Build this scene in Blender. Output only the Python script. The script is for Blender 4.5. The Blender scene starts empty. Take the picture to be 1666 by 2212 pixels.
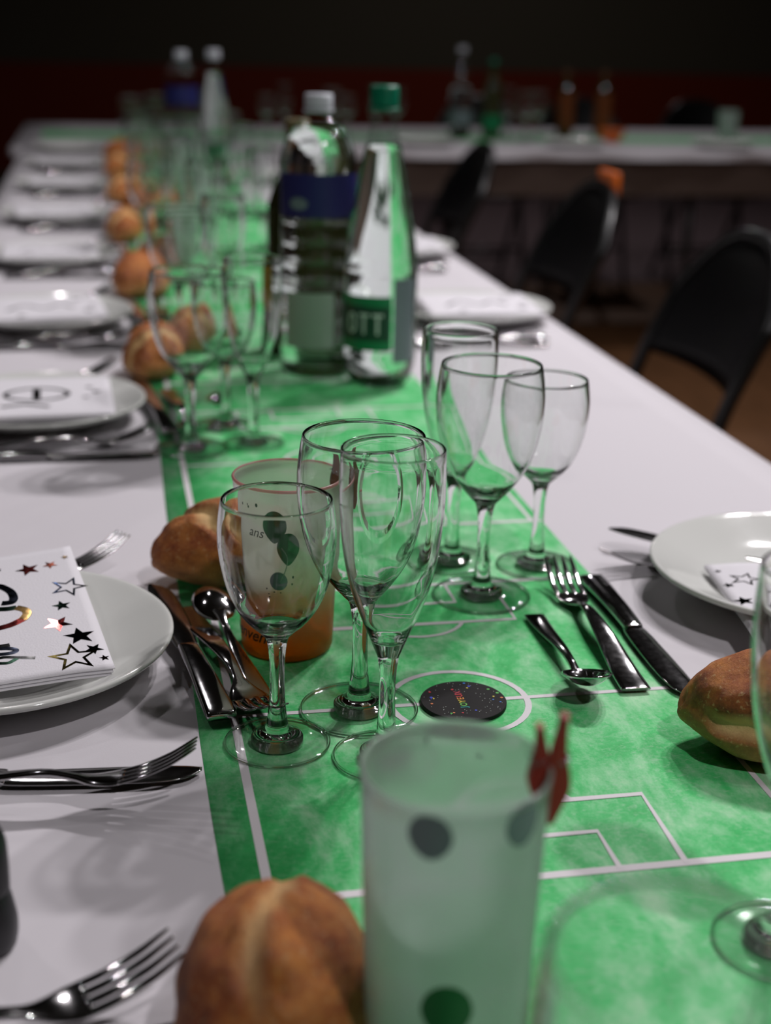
import bpy, math, random
from math import sin, cos, pi, radians, sqrt, atan2
from mathutils import Vector, Matrix, noise
random.seed(7)
S = bpy.context.scene
COL = S.collection
TZ = 0.75                                   # height of the table top

# ------------------------------------------------------------------ camera
def setup_camera():
    p, yaw, roll = radians(18.9), radians(11.465), radians(1.408)
    f = Vector((sin(yaw)*cos(p), cos(yaw)*cos(p), -sin(p)))
    r = Vector((cos(yaw), -sin(yaw), 0)); d = f.cross(r)
    r2 = cos(roll)*r - sin(roll)*d; d2 = sin(roll)*r + cos(roll)*d
    cam = bpy.data.cameras.new('camera'); o = bpy.data.objects.new('camera', cam); COL.objects.link(o)
    m = Matrix.Identity(4)
    for i in range(3):
        m[i][0], m[i][1], m[i][2] = r2[i], -d2[i], -f[i]
    m[2][3] = TZ + 0.41
    o.matrix_world = m
    cam.sensor_fit = 'VERTICAL'; cam.sensor_height = 36; cam.lens = 50
    cam.clip_start = 0.02; cam.clip_end = 60
    cam.dof.use_dof = True; cam.dof.focus_distance = 0.865; cam.dof.aperture_fstop = 4.5
    cam.dof.aperture_blades = 9
    S.camera = o
setup_camera()
# ------------------------------------------------------------------ world, exposure
w = bpy.data.worlds.new('world'); S.world = w; w.use_nodes = True
w.node_tree.nodes['Background'].inputs[0].default_value = (0.02, 0.018, 0.02, 1)
w.node_tree.nodes['Background'].inputs[1].default_value = 1.0
S.view_settings.view_transform = 'Standard'; S.view_settings.look = 'None'
S.view_settings.exposure = -0.22; S.view_settings.gamma = 1.0
try: S.view_settings.use_curve_mapping = False
except Exception: pass
cy = S.cycles
cy.use_denoising = True
try:
    cy.denoiser = 'OPENIMAGEDENOISE'
    cy.denoising_input_passes = 'RGB_ALBEDO_NORMAL'
except Exception: pass
cy.max_bounces = 20; cy.transmission_bounces = 20; cy.glossy_bounces = 8; cy.diffuse_bounces = 4
cy.transparent_max_bounces = 48
cy.caustics_reflective = False; cy.caustics_refractive = True
cy.sample_clamp_indirect = 14.0; cy.blur_glossy = 0.2
cy.use_adaptive_sampling = False

# ------------------------------------------------------------------ lamps of the hall and added fill lamps (disc downlights under the ceiling)
CEIL = 3.15
LAMPS = [  # x, y, watts, radius, aim point
    (1.32, 2.60, 24, .05, (.5, .9)), (1.58, 2.54, 24, .05, (.5, .9)), (1.84, 2.48, 24, .05, (.5, .9)),
    (2.10, 0.80, 8, .06, None), (2.14, 1.05, 8, .06, None), (0.90, -0.45, 25, .06, None),  # last in this row is a fill lamp added to brighten the near cloth
    (-1.30, 2.40, 7, .04, None), (-0.3, 3.9, 9, .04, None), (2.2, 4.3, 15, .05, None), (2.6, 8.2, 16, .06, None)]  # the lamp before the cross table is added to keep its cloth bright
def lamp_light(x, y, watts, r, aim):
    L = bpy.data.lights.new('lamp_light', 'AREA'); L.shape = 'DISK'; L.size = 2*r
    L.energy = watts; L.color = (1.0, .955, .975)
    o = bpy.data.objects.new('lamp_light', L); COL.objects.link(o)
    o.location = (x, y, CEIL-.035)
    if aim:
        d = Vector((aim[0]-x, aim[1]-y, TZ-CEIL)); o.rotation_euler = d.to_track_quat('-Z', 'Y').to_euler()
        o.location = Vector(o.location)+d.normalized()*.05
    return o

# ------------------------------------------------------------------ materials
def mat(name):
    m = bpy.data.materials.new(name); m.use_nodes = True
    nt = m.node_tree; nt.nodes.clear()
    out = nt.nodes.new('ShaderNodeOutputMaterial')
    return m, nt, out
def N(nt, t, **kw):
    n = nt.nodes.new('ShaderNode'+t)
    for k, v in kw.items():
        if k in n.inputs.keys(): n.inputs[k].default_value = v
        else: setattr(n, k, v)
    return n
def pbsdf(nt, col=(.8, .8, .8), rough=.5, metal=0, spec=.5, **kw):
    b = nt.nodes.new('ShaderNodeBsdfPrincipled')
    if len(col) == 3: col = (*col, 1)
    b.inputs['Base Color'].default_value = col; b.inputs['Roughness'].default_value = rough
    b.inputs['Metallic'].default_value = metal; b.inputs['Specular IOR Level'].default_value = spec
    for k, v in kw.items(): b.inputs[k.replace('_', ' ')].default_value = v
    return b
def simple(name, col, rough=.5, metal=0, spec=.5, bump=0, bscale=200, **kw):
    m, nt, out = mat(name); b = pbsdf(nt, col, rough, metal, spec, **kw)
    tc = N(nt, 'TexCoord')
    n = N(nt, 'TexNoise', Scale=bscale, Detail=3.0); nt.links.new(tc.outputs['Object'], n.inputs['Vector'])
    if bump:
        bp = N(nt, 'Bump', Strength=bump, Distance=.001)
        nt.links.new(n.outputs['Fac'], bp.inputs['Height']); nt.links.new(bp.outputs[0], b.inputs['Normal'])
    else:
        mr = N(nt, 'MapRange'); mr.inputs[3].default_value = max(rough-.04, 0); mr.inputs[4].default_value = rough+.04
        nt.links.new(n.outputs['Fac'], mr.inputs[0]); nt.links.new(mr.outputs[0], b.inputs['Roughness'])
    nt.links.new(b.outputs[0], out.inputs[0]); return m
def ramp(nt, fac, stops):
    r = nt.nodes.new('ShaderNodeValToRGB'); e = r.color_ramp.elements
    while len(e) < len(stops): e.new(.5)
    for el, (p, c) in zip(e, stops): el.position = p; el.color = (*c, 1)
    nt.links.new(fac, r.inputs[0]); return r
def mixc(nt, fac, a, b, mode='MIX'):
    m = nt.nodes.new('ShaderNodeMix'); m.data_type = 'RGBA'; m.blend_type = mode
    for i, s in ((0, fac), (6, a), (7, b)):
        if hasattr(s, 'is_linked') or isinstance(s, bpy.types.NodeSocket): nt.links.new(s, m.inputs[i])
        else: m.inputs[i].default_value = s if i == 0 else (*s, 1)
    return m.outputs[2]
M = {}
def glass_mats():
    # solid clear glass
    m, nt, out = mat('clear_glass')
    rf = N(nt, 'BsdfRefraction', Roughness=0.0, IOR=1.5); rf.inputs['Color'].default_value = (.99, .998, .994, 1)
    gl = N(nt, 'BsdfGlossy', Roughness=0.05); fr = N(nt, 'Fresnel', IOR=1.5)
    g = N(nt, 'MixShader'); nt.links.new(fr.outputs[0], g.inputs[0]); nt.links.new(rf.outputs[0], g.inputs[1]); nt.links.new(gl.outputs[0], g.inputs[2])
    nt.links.new(g.outputs[0], out.inputs[0]); M['glass'] = m
    # thin wall of clear glass: transmits straight through, mirrors by Fresnel, greys along the grazing outline
    for nm, tint, edge, ior in (('thin_glass', (.988, .994, .990), (.42, .45, .44), 1.5), ('thin_plastic', (.95, .965, .96), (.40, .44, .43), 1.45)):
        m, nt, out = mat(nm)
        lw = N(nt, 'LayerWeight', Blend=.5)
        r = ramp(nt, lw.outputs['Facing'], [(.0, tint), (.62, tint), (.97, edge)])
        tr = N(nt, 'BsdfTransparent'); nt.links.new(r.outputs[0], tr.inputs[0])
        gl = N(nt, 'BsdfGlossy', Roughness=0.06); pw = N(nt, 'Math', operation='POWER'); pw.inputs[1].default_value = 5.0; nt.links.new(lw.outputs['Facing'], pw.inputs[0])
        fr = N(nt, 'MapRange'); fr.inputs[3].default_value = ((ior-1)/(ior+1))**2; nt.links.new(pw.outputs[0], fr.inputs[0])
        mx = N(nt, 'MixShader'); nt.links.new(fr.outputs[0], mx.inputs[0]); nt.links.new(tr.outputs[0], mx.inputs[1]); nt.links.new(gl.outputs[0], mx.inputs[2])
        nt.links.new(mx.outputs[0], out.inputs[0]); M[nm] = m
    M['foot_glass'] = M['thin_glass']
    m, nt, out = mat('water')
    g = N(nt, 'BsdfGlass', Roughness=0.0, IOR=1.33); g.inputs['Color'].default_value = (.97, 1, .985, 1)
    nt.links.new(g.outputs[0], out.inputs[0]); M['water'] = m
glass_mats()
M['foot_glass'] = M['thin_glass']
def frosted(name, c_low, c_high, z0, z1, clear=.35, tl=.5):
    m, nt, out = mat(name)
    tc = N(nt, 'TexCoord'); sx = N(nt, 'SeparateXYZ'); nt.links.new(tc.outputs['Object'], sx.inputs[0])
    mr = N(nt, 'MapRange'); mr.inputs[1].default_value = z0; mr.inputs[2].default_value = z1
    nt.links.new(sx.outputs[2], mr.inputs[0])
    r = ramp(nt, mr.outputs[0], [(0, c_low), (1, c_high)])
    tn = N(nt, 'BsdfTranslucent'); nt.links.new(r.outputs[0], tn.inputs[0])
    df = N(nt, 'BsdfDiffuse'); nt.links.new(r.outputs[0], df.inputs[0])
    rf = N(nt, 'BsdfRefraction', Roughness=.30, IOR=1.10); nt.links.new(r.outputs[0], rf.inputs[0])
    gl = N(nt, 'BsdfGlossy', Roughness=.22)
    a = N(nt, 'MixShader'); a.inputs[0].default_value = tl; nt.links.new(df.outputs[0], a.inputs[1]); nt.links.new(tn.outputs[0], a.inputs[2])
    b = N(nt, 'MixShader'); b.inputs[0].default_value = clear; nt.links.new(a.outputs[0], b.inputs[1]); nt.links.new(rf.outputs[0], b.inputs[2])
    lw = N(nt, 'LayerWeight', Blend=.5); pw = N(nt, 'Math', operation='POWER'); pw.inputs[1].default_value = 5.0; nt.links.new(lw.outputs['Facing'], pw.inputs[0])
    fr = N(nt, 'MapRange'); fr.inputs[3].default_value = .03; fr.inputs[4].default_value = .6; nt.links.new(pw.outputs[0], fr.inputs[0])
    c = N(nt, 'MixShader'); nt.links.new(fr.outputs[0], c.inputs[0])
    nt.links.new(b.outputs[0], c.inputs[1]); nt.links.new(gl.outputs[0], c.inputs[2])
    nt.links.new(c.outputs[0], out.inputs[0]); return m
M['frost'] = frosted('frosted_plastic', (.84, .90, .87), (.84, .90, .87), 0, .1, .62, .5)
M['frost_orange'] = frosted('frosted_orange_plastic', (.97, .47, .07), (.88, .90, .84), .012, .052, .60, .6)
M['pink_rim'] = frosted('pink_rim_plastic', (.82, .42, .40), (.82, .42, .40), 0, 1, .4, .5)
def runner_mat():
    m, nt, out = mat('green_runner_paper')
    b = pbsdf(nt, (.1, .4, .2), .62, 0, .3)
    tc = N(nt, 'TexCoord')
    mp = N(nt, 'Mapping'); nt.links.new(tc.outputs['Object'], mp.inputs[0]); mp.inputs['Scale'].default_value = (1, .55, 1)
    n1 = N(nt, 'TexNoise', Scale=22.0, Detail=9.0, Roughness=.72, Distortion=.3); nt.links.new(mp.outputs[0], n1.inputs['Vector'])
    r = ramp(nt, n1.outputs['Fac'], [(.36, (.030, .44, .10)), (.46, (.06, .54, .15)), (.55, (.20, .64, .28)), (.66, (.44, .76, .47))])
    # pale felted fibres
    mp2 = N(nt, 'Mapping'); nt.links.new(tc.outputs['Object'], mp2.inputs[0]); mp2.inputs['Scale'].default_value = (1, 1.6, 1); mp2.inputs['Rotation'].default_value = (0, 0, .5)
    n2 = N(nt, 'TexNoise', Scale=230.0, Detail=7.0, Roughness=.7, Distortion=.7); nt.links.new(mp2.outputs[0], n2.inputs['Vector'])
    r2 = ramp(nt, n2.outputs['Fac'], [(.50, (0, 0, 0)), (.66, (.55, .55, .55))])
    n3 = N(nt, 'TexNoise', Scale=7.0, Detail=3.0); nt.links.new(tc.outputs['Object'], n3.inputs['Vector'])
    r3 = ramp(nt, n3.outputs['Fac'], [(.38, (.15, .15, .15)), (.62, (1, 1, 1))])
    f = mixc(nt, 1.0, r2.outputs[0], r3.outputs[0], 'MULTIPLY')
    c = mixc(nt, f, r.outputs[0], (.42, .66, .46))
    nt.links.new(c, b.inputs['Base Color'])
    bp = N(nt, 'Bump', Strength=.25, Distance=.0006); nt.links.new(n2.outputs['Fac'], bp.inputs['Height']); nt.links.new(bp.outputs[0], b.inputs['Normal'])
    nt.links.new(b.outputs[0], out.inputs[0]); return m
M['runner'] = runner_mat()
M['line'] = simple('white_print', (.72, .69, .71), .6, bump=.2, bscale=600)
def cloth_mat():
    m, nt, out = mat('white_cloth')
    b = pbsdf(nt, (.66, .632, .665), .75, 0, .25)
    tc = N(nt, 'TexCoord')
    n = N(nt, 'TexNoise', Scale=900.0, Detail=2.0); nt.links.new(tc.outputs['Object'], n.inputs['Vector'])
    n2 = N(nt, 'TexNoise', Scale=5.0, Detail=3.0); nt.links.new(tc.outputs['Object'], n2.inputs['Vector'])
    bp = N(nt, 'Bump', Strength=.12, Distance=.0004); nt.links.new(n.outputs['Fac'], bp.inputs['Height'])
    bp2 = N(nt, 'Bump', Strength=.5, Distance=.004); nt.links.new(n2.outputs['Fac'], bp2.inputs['Height']); nt.links.new(bp.outputs[0], bp2.inputs['Normal'])
    nt.links.new(bp2.outputs[0], b.inputs['Normal'])
    nt.links.new(b.outputs[0], out.inputs[0]); return m
M['cloth'] = cloth_mat()
M['plate'] = simple('white_china', (.70, .71, .68), .10, 0, .5)
M['napkin'] = simple('white_napkin_paper', (.76, .74, .78), .85, bump=.25, bscale=700)
M['steel'] = simple('polished_steel', (.50, .49, .50), .09, 1)
M['chair'] = simple('black_plastic', (.003, .003, .0035), .4, spec=.2)
M['tube'] = simple('black_tube', (.006, .006, .006), .3)
M['black'] = simple('black_gloss', (.006, .006, .008), .3)
M['wood_leg'] = simple('dark_metal', (.02, .018, .017), .4)
M['cap_green'] = simple('green_cap', (.0, .16, .085), .4)
M['cap_white'] = simple('white_cap', (.55, .57, .62), .4)
M['blue_label'] = simple('blue_label', (.012, .014, .11), .45)
M['pale_label'] = simple('pale_label', (.32, .38, .32), .5)
M['green_label'] = simple('green_label', (.0, .20, .07), .4)
M['dkgreen_label'] = simple('dark_green_label', (.0, .045, .02), .4)
M['white_ink'] = simple('white_ink', (.55, .6, .56), .5)
M['red_wood'] = simple('red_wood', (.36, .02, .015), .5, bump=.2, bscale=300)
M['brown_wood'] = simple('brown_wood', (.19, .075, .045), .5, bump=.2, bscale=300)
M['balloon_green'] = simple('dark_green_print', (.012, .13, .035), .35)
M['balloon_grey'] = simple('grey_print', (.15, .20, .21), .4)
M['ink'] = simple('dark_green_ink', (.02, .05, .025), .5)
M['orange'] = simple('orange_plastic', (.70, .14, .01), .4)
M['yellow'] = simple('yellow_label', (.55, .33, .01), .45)
M['wine_glass'] = simple('olive_bottle_glass', (.035, .035, .012), .08)
M['coaster'] = simple('black_card', (.010, .009, .009), .6, spec=.15)
FOIL = {}
def foil(name, col):
    if name not in FOIL: FOIL[name] = simple('foil_'+name, tuple(c*.7 for c in col), .05, 1)
    return FOIL[name]
foil('red', (.35, .02, .015)); foil('rust', (.28, .05, .015)); foil('olive', (.20, .11, .015)); foil('teal', (.015, .11, .10))
foil('navy', (.012, .02, .05)); foil('green', (.01, .07, .035)); foil('gold', (.35, .27, .06)); foil('blue', (.03, .08, .22)); foil('black', (.012, .012, .012))
def bread_mat():
    m, nt, out = mat('bread_crust')
    b = pbsdf(nt, (.4, .15, .05), .55, 0, .35)
    tc = N(nt, 'TexCoord')
    n = N(nt, 'TexNoise', Scale=48.0, Detail=9.0, Roughness=.72); nt.links.new(tc.outputs['Object'], n.inputs['Vector'])
    r = ramp(nt, n.outputs['Fac'], [(.30, (.13, .030, .008)), (.45, (.38, .10, .024)), (.64, (.66, .24, .05))])
    at = N(nt, 'Attribute'); at.attribute_name = 'pale'
    c = mixc(nt, at.outputs['Fac'], r.outputs[0], (.86, .58, .26))
    n2 = N(nt, 'TexNoise', Scale=420.0, Detail=3.0); nt.links.new(tc.outputs['Object'], n2.inputs['Vector'])
    r2 = ramp(nt, n2.outputs['Fac'], [(.60, (0, 0, 0)), (.68, (.6, .6, .6))])
    c2 = mixc(nt, r2.outputs[0], c, (.72, .45, .20))
    nt.links.new(c2, b.inputs['Base Color'])
    n3 = N(nt, 'TexNoise', Scale=160.0, Detail=8.0, Roughness=.75); nt.links.new(tc.outputs['Object'], n3.inputs['Vector'])
    bp = N(nt, 'Bump', Strength=.9, Distance=.0022); nt.links.new(n3.outputs['Fac'], bp.inputs['Height']); nt.links.new(bp.outputs[0], b.inputs['Normal'])
    nt.links.new(b.outputs[0], out.inputs[0]); return m
M['bread'] = bread_mat()
def floor_mat():
    m, nt, out = mat('brown_floor')
    b = pbsdf(nt, (.2, .1, .05), .45, 0, .4); tc = N(nt, 'TexCoord')
    n = N(nt, 'TexNoise', Scale=3.0, Detail=6.0); mp = N(nt, 'Mapping'); mp.inputs['Scale'].default_value = (8, 1, 1)
    nt.links.new(tc.outputs['Object'], mp.inputs[0]); nt.links.new(mp.outputs[0], n.inputs['Vector'])
    r = ramp(nt, n.outputs['Fac'], [(.35, (.135, .062, .026)), (.65, (.20, .092, .040))])
    nt.links.new(r.outputs[0], b.inputs['Base Color']); nt.links.new(b.outputs[0], out.inputs[0]); return m
M['floor'] = floor_mat()
M['wall_dark'] = simple('dark_wall_paint', (.062, .054, .038), .8, spec=.1, bump=.1, bscale=40)
M['wall_red'] = simple('dark_red_band', (.13, .016, .006), .6, spec=.1)
M['wall_low'] = simple('mauve_panel', (.13, .095, .10), .6, spec=.1)
M['ceiling'] = simple('ceiling_paint', (.05, .05, .05), .9)
M['lamp_metal'] = simple('lamp_housing', (.5, .5, .5), .4)

# ------------------------------------------------------------------ mesh helpers
def mesh_obj(name, V, F, m=None, parent=None, smooth=True, loc=None, mats=None, fm=None):
    me = bpy.data.meshes.new(name); me.from_pydata([tuple(v) for v in V], [], F); me.update()
    if mats:
        for x in mats: me.materials.append(x)
        if fm: me.polygons.foreach_set('material_index', fm)
    elif m: me.materials.append(m)
    if smooth: me.polygons.foreach_set('use_smooth', [True]*len(me.polygons))
    o = bpy.data.objects.new(name, me); COL.objects.link(o)
    if parent: o.parent = parent
    if loc is not None: o.location = loc
    return o
def tag(o, label=None, cat=None, group=None, kind=None):
    if label: o['label'] = label
    if cat: o['category'] = cat
    if group: o['group'] = group
    if kind: o['kind'] = kind
    return o
def empty(name, loc=(0, 0, 0), rz=0, label=None, cat=None, group=None):
    o = bpy.data.objects.new(name, None); COL.objects.link(o); o.empty_display_size = .02
    o.location = loc; o.rotation_euler = (0, 0, rz)
    return tag(o, label, cat, group)
def copy_tree(o, parent=None):
    c = o.copy(); COL.objects.link(c)
    if parent: c.parent = parent
    for ch in list(o.children): copy_tree(ch, c)
    return c
def relabel(o, label, cat=None, group=None):
    o['label'] = label
    if cat: o['category'] = cat
    if group: o['group'] = group
    elif 'group' in o.keys(): del o['group']
def box(V, F, x0, x1, y0, y1, z0, z1):
    b = len(V)
    V += [(x, y, z) for z in (z0, z1) for y in (y0, y1) for x in (x0, x1)]
    F += [tuple(b+i for i in q) for q in ((0, 2, 3, 1), (4, 5, 7, 6), (0, 1, 5, 4), (2, 6, 7, 3), (0, 4, 6, 2), (1, 3, 7, 5))]
def box_obj(name, b, m, parent=None, bevel=0):
    V, F = [], []; box(V, F, *b)
    o = mesh_obj(name, V, F, m, parent, smooth=bool(bevel))
    if bevel:
        md = o.modifiers.new('bevel', 'BEVEL'); md.width = bevel; md.segments = 3; md.limit_method = 'NONE'
    return o
def crom(P, n):
    """Catmull-Rom through tuples."""
    out = []; k = len(P)
    for i in range(k-1):
        a, b, c, d = P[max(i-1, 0)], P[i], P[i+1], P[min(i+2, k-1)]
        for j in range(n):
            t = j/n
            out.append(tuple(.5*((2*b[q])+(c[q]-a[q])*t+(2*a[q]-5*b[q]+4*c[q]-d[q])*t*t+(3*b[q]-a[q]-3*c[q]+d[q])*t**3) for q in range(len(b))))
    out.append(tuple(P[-1])); return out
def lathe(name, prof, m, parent=None, seg=64, z0=0, loc=None, smooth=True):
    """prof: list of (r,z); a zero radius closes with a pole."""
    V, F, rings = [], [], []
    for r, z in prof:
        if r < 1e-6: rings.append([len(V)]); V.append((0, 0, z+z0))
        else:
            rings.append(list(range(len(V), len(V)+seg)))
            V += [(r*cos(2*pi*i/seg), r*sin(2*pi*i/seg), z+z0) for i in range(seg)]
    for a, b in zip(rings, rings[1:]):
        for i in range(seg):
            j = (i+1) % seg
            if len(a) == 1 and len(b) == 1: continue
            if len(a) == 1: F.append((a[0], b[j], b[i]))
            elif len(b) == 1: F.append((a[i], a[j], b[0]))
            else: F.append((a[i], a[j], b[j], b[i]))
    return mesh_obj(name, V, F, m, parent, smooth, loc)
def loft(name, st, m, parent=None, seg=10, cap=True, flat=1.0, n=4):
    """st: stations (x, y, z, half width in y, half thickness in z) along x."""
    P = crom(st, n) if n > 1 else st
    V, F = [], []
    for k, (x, y, z, hw, ht) in enumerate(P):
        a = P[max(k-1, 0)]; b = P[min(k+1, len(P)-1)]
        t = Vector((b[0]-a[0], 0, b[2]-a[2])); t.normalize(); nz = Vector((-t.z, 0, t.x))
        hw = max(hw, 1e-5); ht = max(ht, 1e-5)
        for i in range(seg):
            an = 2*pi*i/seg; c, s = cos(an), sin(an)
            c = math.copysign(abs(c)**flat, c); s = math.copysign(abs(s)**flat, s)
            V.append((x+nz.x*s*ht, y+c*hw, z+nz.z*s*ht))
    for k in range(len(P)-1):
        for i in range(seg):
            j = (i+1) % seg
            F.append((k*seg+i, k*seg+j, (k+1)*seg+j, (k+1)*seg+i))
    if cap:
        F.append(tuple(range(seg))[::-1]); F.append(tuple((len(P)-1)*seg+i for i in range(seg)))
    return mesh_obj(name, V, F, m, parent)
def tube(name, pts, r, m, parent=None, seg=10):
    V, F = [], []; pts = [Vector(p) for p in pts]
    up = Vector((0, 0, 1))
    for k, p in enumerate(pts):
        t = (pts[min(k+1, len(pts)-1)]-pts[max(k-1, 0)]).normalized()
        a = t.cross(up) if abs(t.z) < .95 else t.cross(Vector((0, 1, 0))); a.normalize(); b = t.cross(a)
        V += [tuple(p+a*(r*cos(2*pi*i/seg))+b*(r*sin(2*pi*i/seg))) for i in range(seg)]
    for k in range(len(pts)-1):
        for i in range(seg):
            j = (i+1) % seg; F.append((k*seg+i, k*seg+j, (k+1)*seg+j, (k+1)*seg+i))
    F.append(tuple(range(seg))[::-1]); F.append(tuple((len(pts)-1)*seg+i for i in range(seg)))
    return mesh_obj(name, V, F, m, parent)
def frame_to(o, A, B, roll=0):
    """put the local +x axis of o along A -> B with its origin at A (table coordinates)."""
    A = Vector((A[0], A[1], A[2]+TZ)); B = Vector((B[0], B[1], B[2]+TZ))
    x = (B-A).normalized(); y = Vector((0, 0, 1)).cross(x).normalized(); z = x.cross(y)
    m = Matrix.Identity(4)
    for i in range(3): m[i][0], m[i][1], m[i][2] = x[i], y[i], z[i]
    m = m @ Matrix.Rotation(roll, 4, 'X'); m.translation = A
    o.matrix_world = m
    return o

# ------------------------------------------------------------------ the setting
def shell():
    box_obj('floor', (-4.5, 6.5, -4, 6.55, -.05, 0), M['floor'])['kind'] = 'structure'
    box_obj('trim_3', (-4.5, 6.5, 6.55, 10.6, -.05, 0), M['wall_low'])['kind'] = 'structure'
    V, F = [], []
    box(V, F, -4.5, 6.5, 10.6, 10.7, -.05, CEIL+.1)
    mesh_obj('wall_far', V, F, M['wall_dark'], smooth=False)['kind'] = 'structure'
    box_obj('trim_1', (-4.5, 6.5, 10.56, 10.6, .12, .86), M['wall_red'])['kind'] = 'structure'
    box_obj('baseboard_far', (-4.5, 6.5, 10.54, 10.6, .0, .12), M['wall_dark'])['kind'] = 'structure'
    box_obj('wall_left', (-4.6, -4.5, -4, 10.7, 0, CEIL+.1), M['wall_dark'])['kind'] = 'structure'
    box_obj('wall_right', (6.5, 6.6, -4, 10.7, 0, CEIL+.1), M['wall_dark'])['kind'] = 'structure'
    box_obj('wall_back', (-4.6, 6.6, -4.1, -4, 0, CEIL+.1), M['wall_dark'])['kind'] = 'structure'
    box_obj('ceiling', (-4.5, 6.5, -4, 10.6, CEIL, CEIL+.1), M['ceiling'])['kind'] = 'structure'
shell()
LW = ['over the long table, left of a row of three', 'over the long table, middle of a row of three', 'over the long table, right of a row of three',
      'over the floor right of the long table, nearer of a pair', 'over the floor right of the long table, farther of a pair', 'added to brighten the near end of the long table', 'above the floor left of the long table',
      'above the far left of the long table', 'added to brighten the front of the cross table', 'over the pale floor beyond the cross table']
for i, (x, y, wt, r, aim) in enumerate(LAMPS):
    root = empty('ceiling_lamp', (x, y, CEIL), 0, 'round white ceiling downlight '+LW[i], 'lamp')
    h = lathe('housing', [(r+.012, 0), (r+.012, -.03), (r+.002, -.03), (r+.002, -.012), (0, -.012)], M['lamp_metal'], root, 32)
    if aim:
        d = Vector((aim[0]-x, aim[1]-y, TZ-CEIL)); h.rotation_euler = d.to_track_quat('-Z', 'Y').to_euler()
        h.location = (0, 0, -.02)
    lamp_light(x, y, wt, r, aim)

def table(name, x0, x1, y0, y1, label, legs):
    root = empty(name, ((x0+x1)/2, (y0+y1)/2, 0), 0, label, 'table')
    cx, cy_ = (x0+x1)/2, (y0+y1)/2
    box_obj('tabletop', (x0-cx+.006, x1-cx-.006, y0-cy_+.006, y1-cy_-.006, TZ-.035, TZ-.002), M['wood_leg'], root)
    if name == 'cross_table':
        box_obj('front_drape_shade', (x0-cx+.01, x1-cx-.01, y0-cy_+.008, y0-cy_+.024, TZ-.155, TZ-.034), M['shaded_drape'], root)  # stands in for the shaded front drape of the white cloth
        box_obj('back_drape_shade', (x0-cx+.01, x1-cx-.01, y1-cy_-.024, y1-cy_-.008, TZ-.155, TZ-.034), M['shaded_drape'], root)
    for (lx, ly) in legs:
        tube('leg', [(lx-cx, ly-cy_, 0), (lx-cx, ly-cy_, TZ-.035)], .016, M['wood_leg'], root)
    return root
M['shaded_drape'] = simple('drape_shade_brown', (.085, .055, .042), .7)  # brown is shade on the hanging cloth, put into the colour
def cloth(x0, x1, y0, y1, drop, label, sides):
    """draped cloth: subdivided top plus hanging skirts with gentle waves; rounded fold at the edge"""
    V, F = [], []
    def grid(fn, nu, nv):
        b = len(V)
        for j in range(nv+1):
            for i in range(nu+1): V.append(fn(i/nu, j/nv))
        for j in range(nv):
            for i in range(nu):
                a = b+j*(nu+1)+i; F.append((a, a+1, a+nu+2, a+nu+1))
    grid(lambda u, v: (x0+(x1-x0)*u, y0+(y1-y0)*v, TZ), 20, 40)
    def skirt(p, q_, nrm):
        L = (Vector(q_)-Vector(p)).length; nu = max(int(L/.04), 4)
        def fn(u, v):
            b = Vector(p).lerp(Vector(q_), u); s = u*L
            if v < .3:
                a = v/.3*pi/2; o = .004*sin(a); z = -.004*(1-cos(a))
            else:
                z = -.004-(v-.3)/.7*drop; k = (v-.3)/.7; o = .004+k*(.008*sin(s*9)+.006*sin(s*23+1)+.008)
            return (b.x+nrm[0]*o, b.y+nrm[1]*o, TZ+z)
        grid(fn, nu, 10)
    if 'r' in sides: skirt((x1, y0), (x1, y1), (1, 0))
    if 'l' in sides: skirt((x0, y1), (x0, y0), (-1, 0))
    if 'n' in sides: skirt((x0, y0), (x1, y0), (0, -1))
    if 'f' in sides: skirt((x1, y1), (x0, y1), (0, 1))
    o = mesh_obj('tablecloth', V, F, M['cloth'])
    md = o.modifiers.new('solid', 'SOLIDIFY'); md.thickness = .0008; md.offset = 1
    return tag(o, label, 'tablecloth')
table('long_table', -.24, .652, -.45, 4.93, 'long banquet table laid for a meal with the green runner on it', [(x, y) for x in (-.18, .59) for y in (-.38, .75, 1.55, 2.59, 3.47, 4.30)])
table('cross_table', -.28, 3.6, 4.96, 6.12, 'banquet table set crosswise at the far end of the hall', [(x, y) for x in (-.2, 1.25, 2.15, 3.5) for y in (5.05, 6.05)])
cloth(-.24, .652, -.45, 4.935, .15, 'white paper cloth covering the long table under the green runner', 'lrn')
cloth(-.28, 3.6, 4.96, 6.12, .022, 'white paper cloth lying on the crosswise table far behind', 'lrnf')

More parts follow.
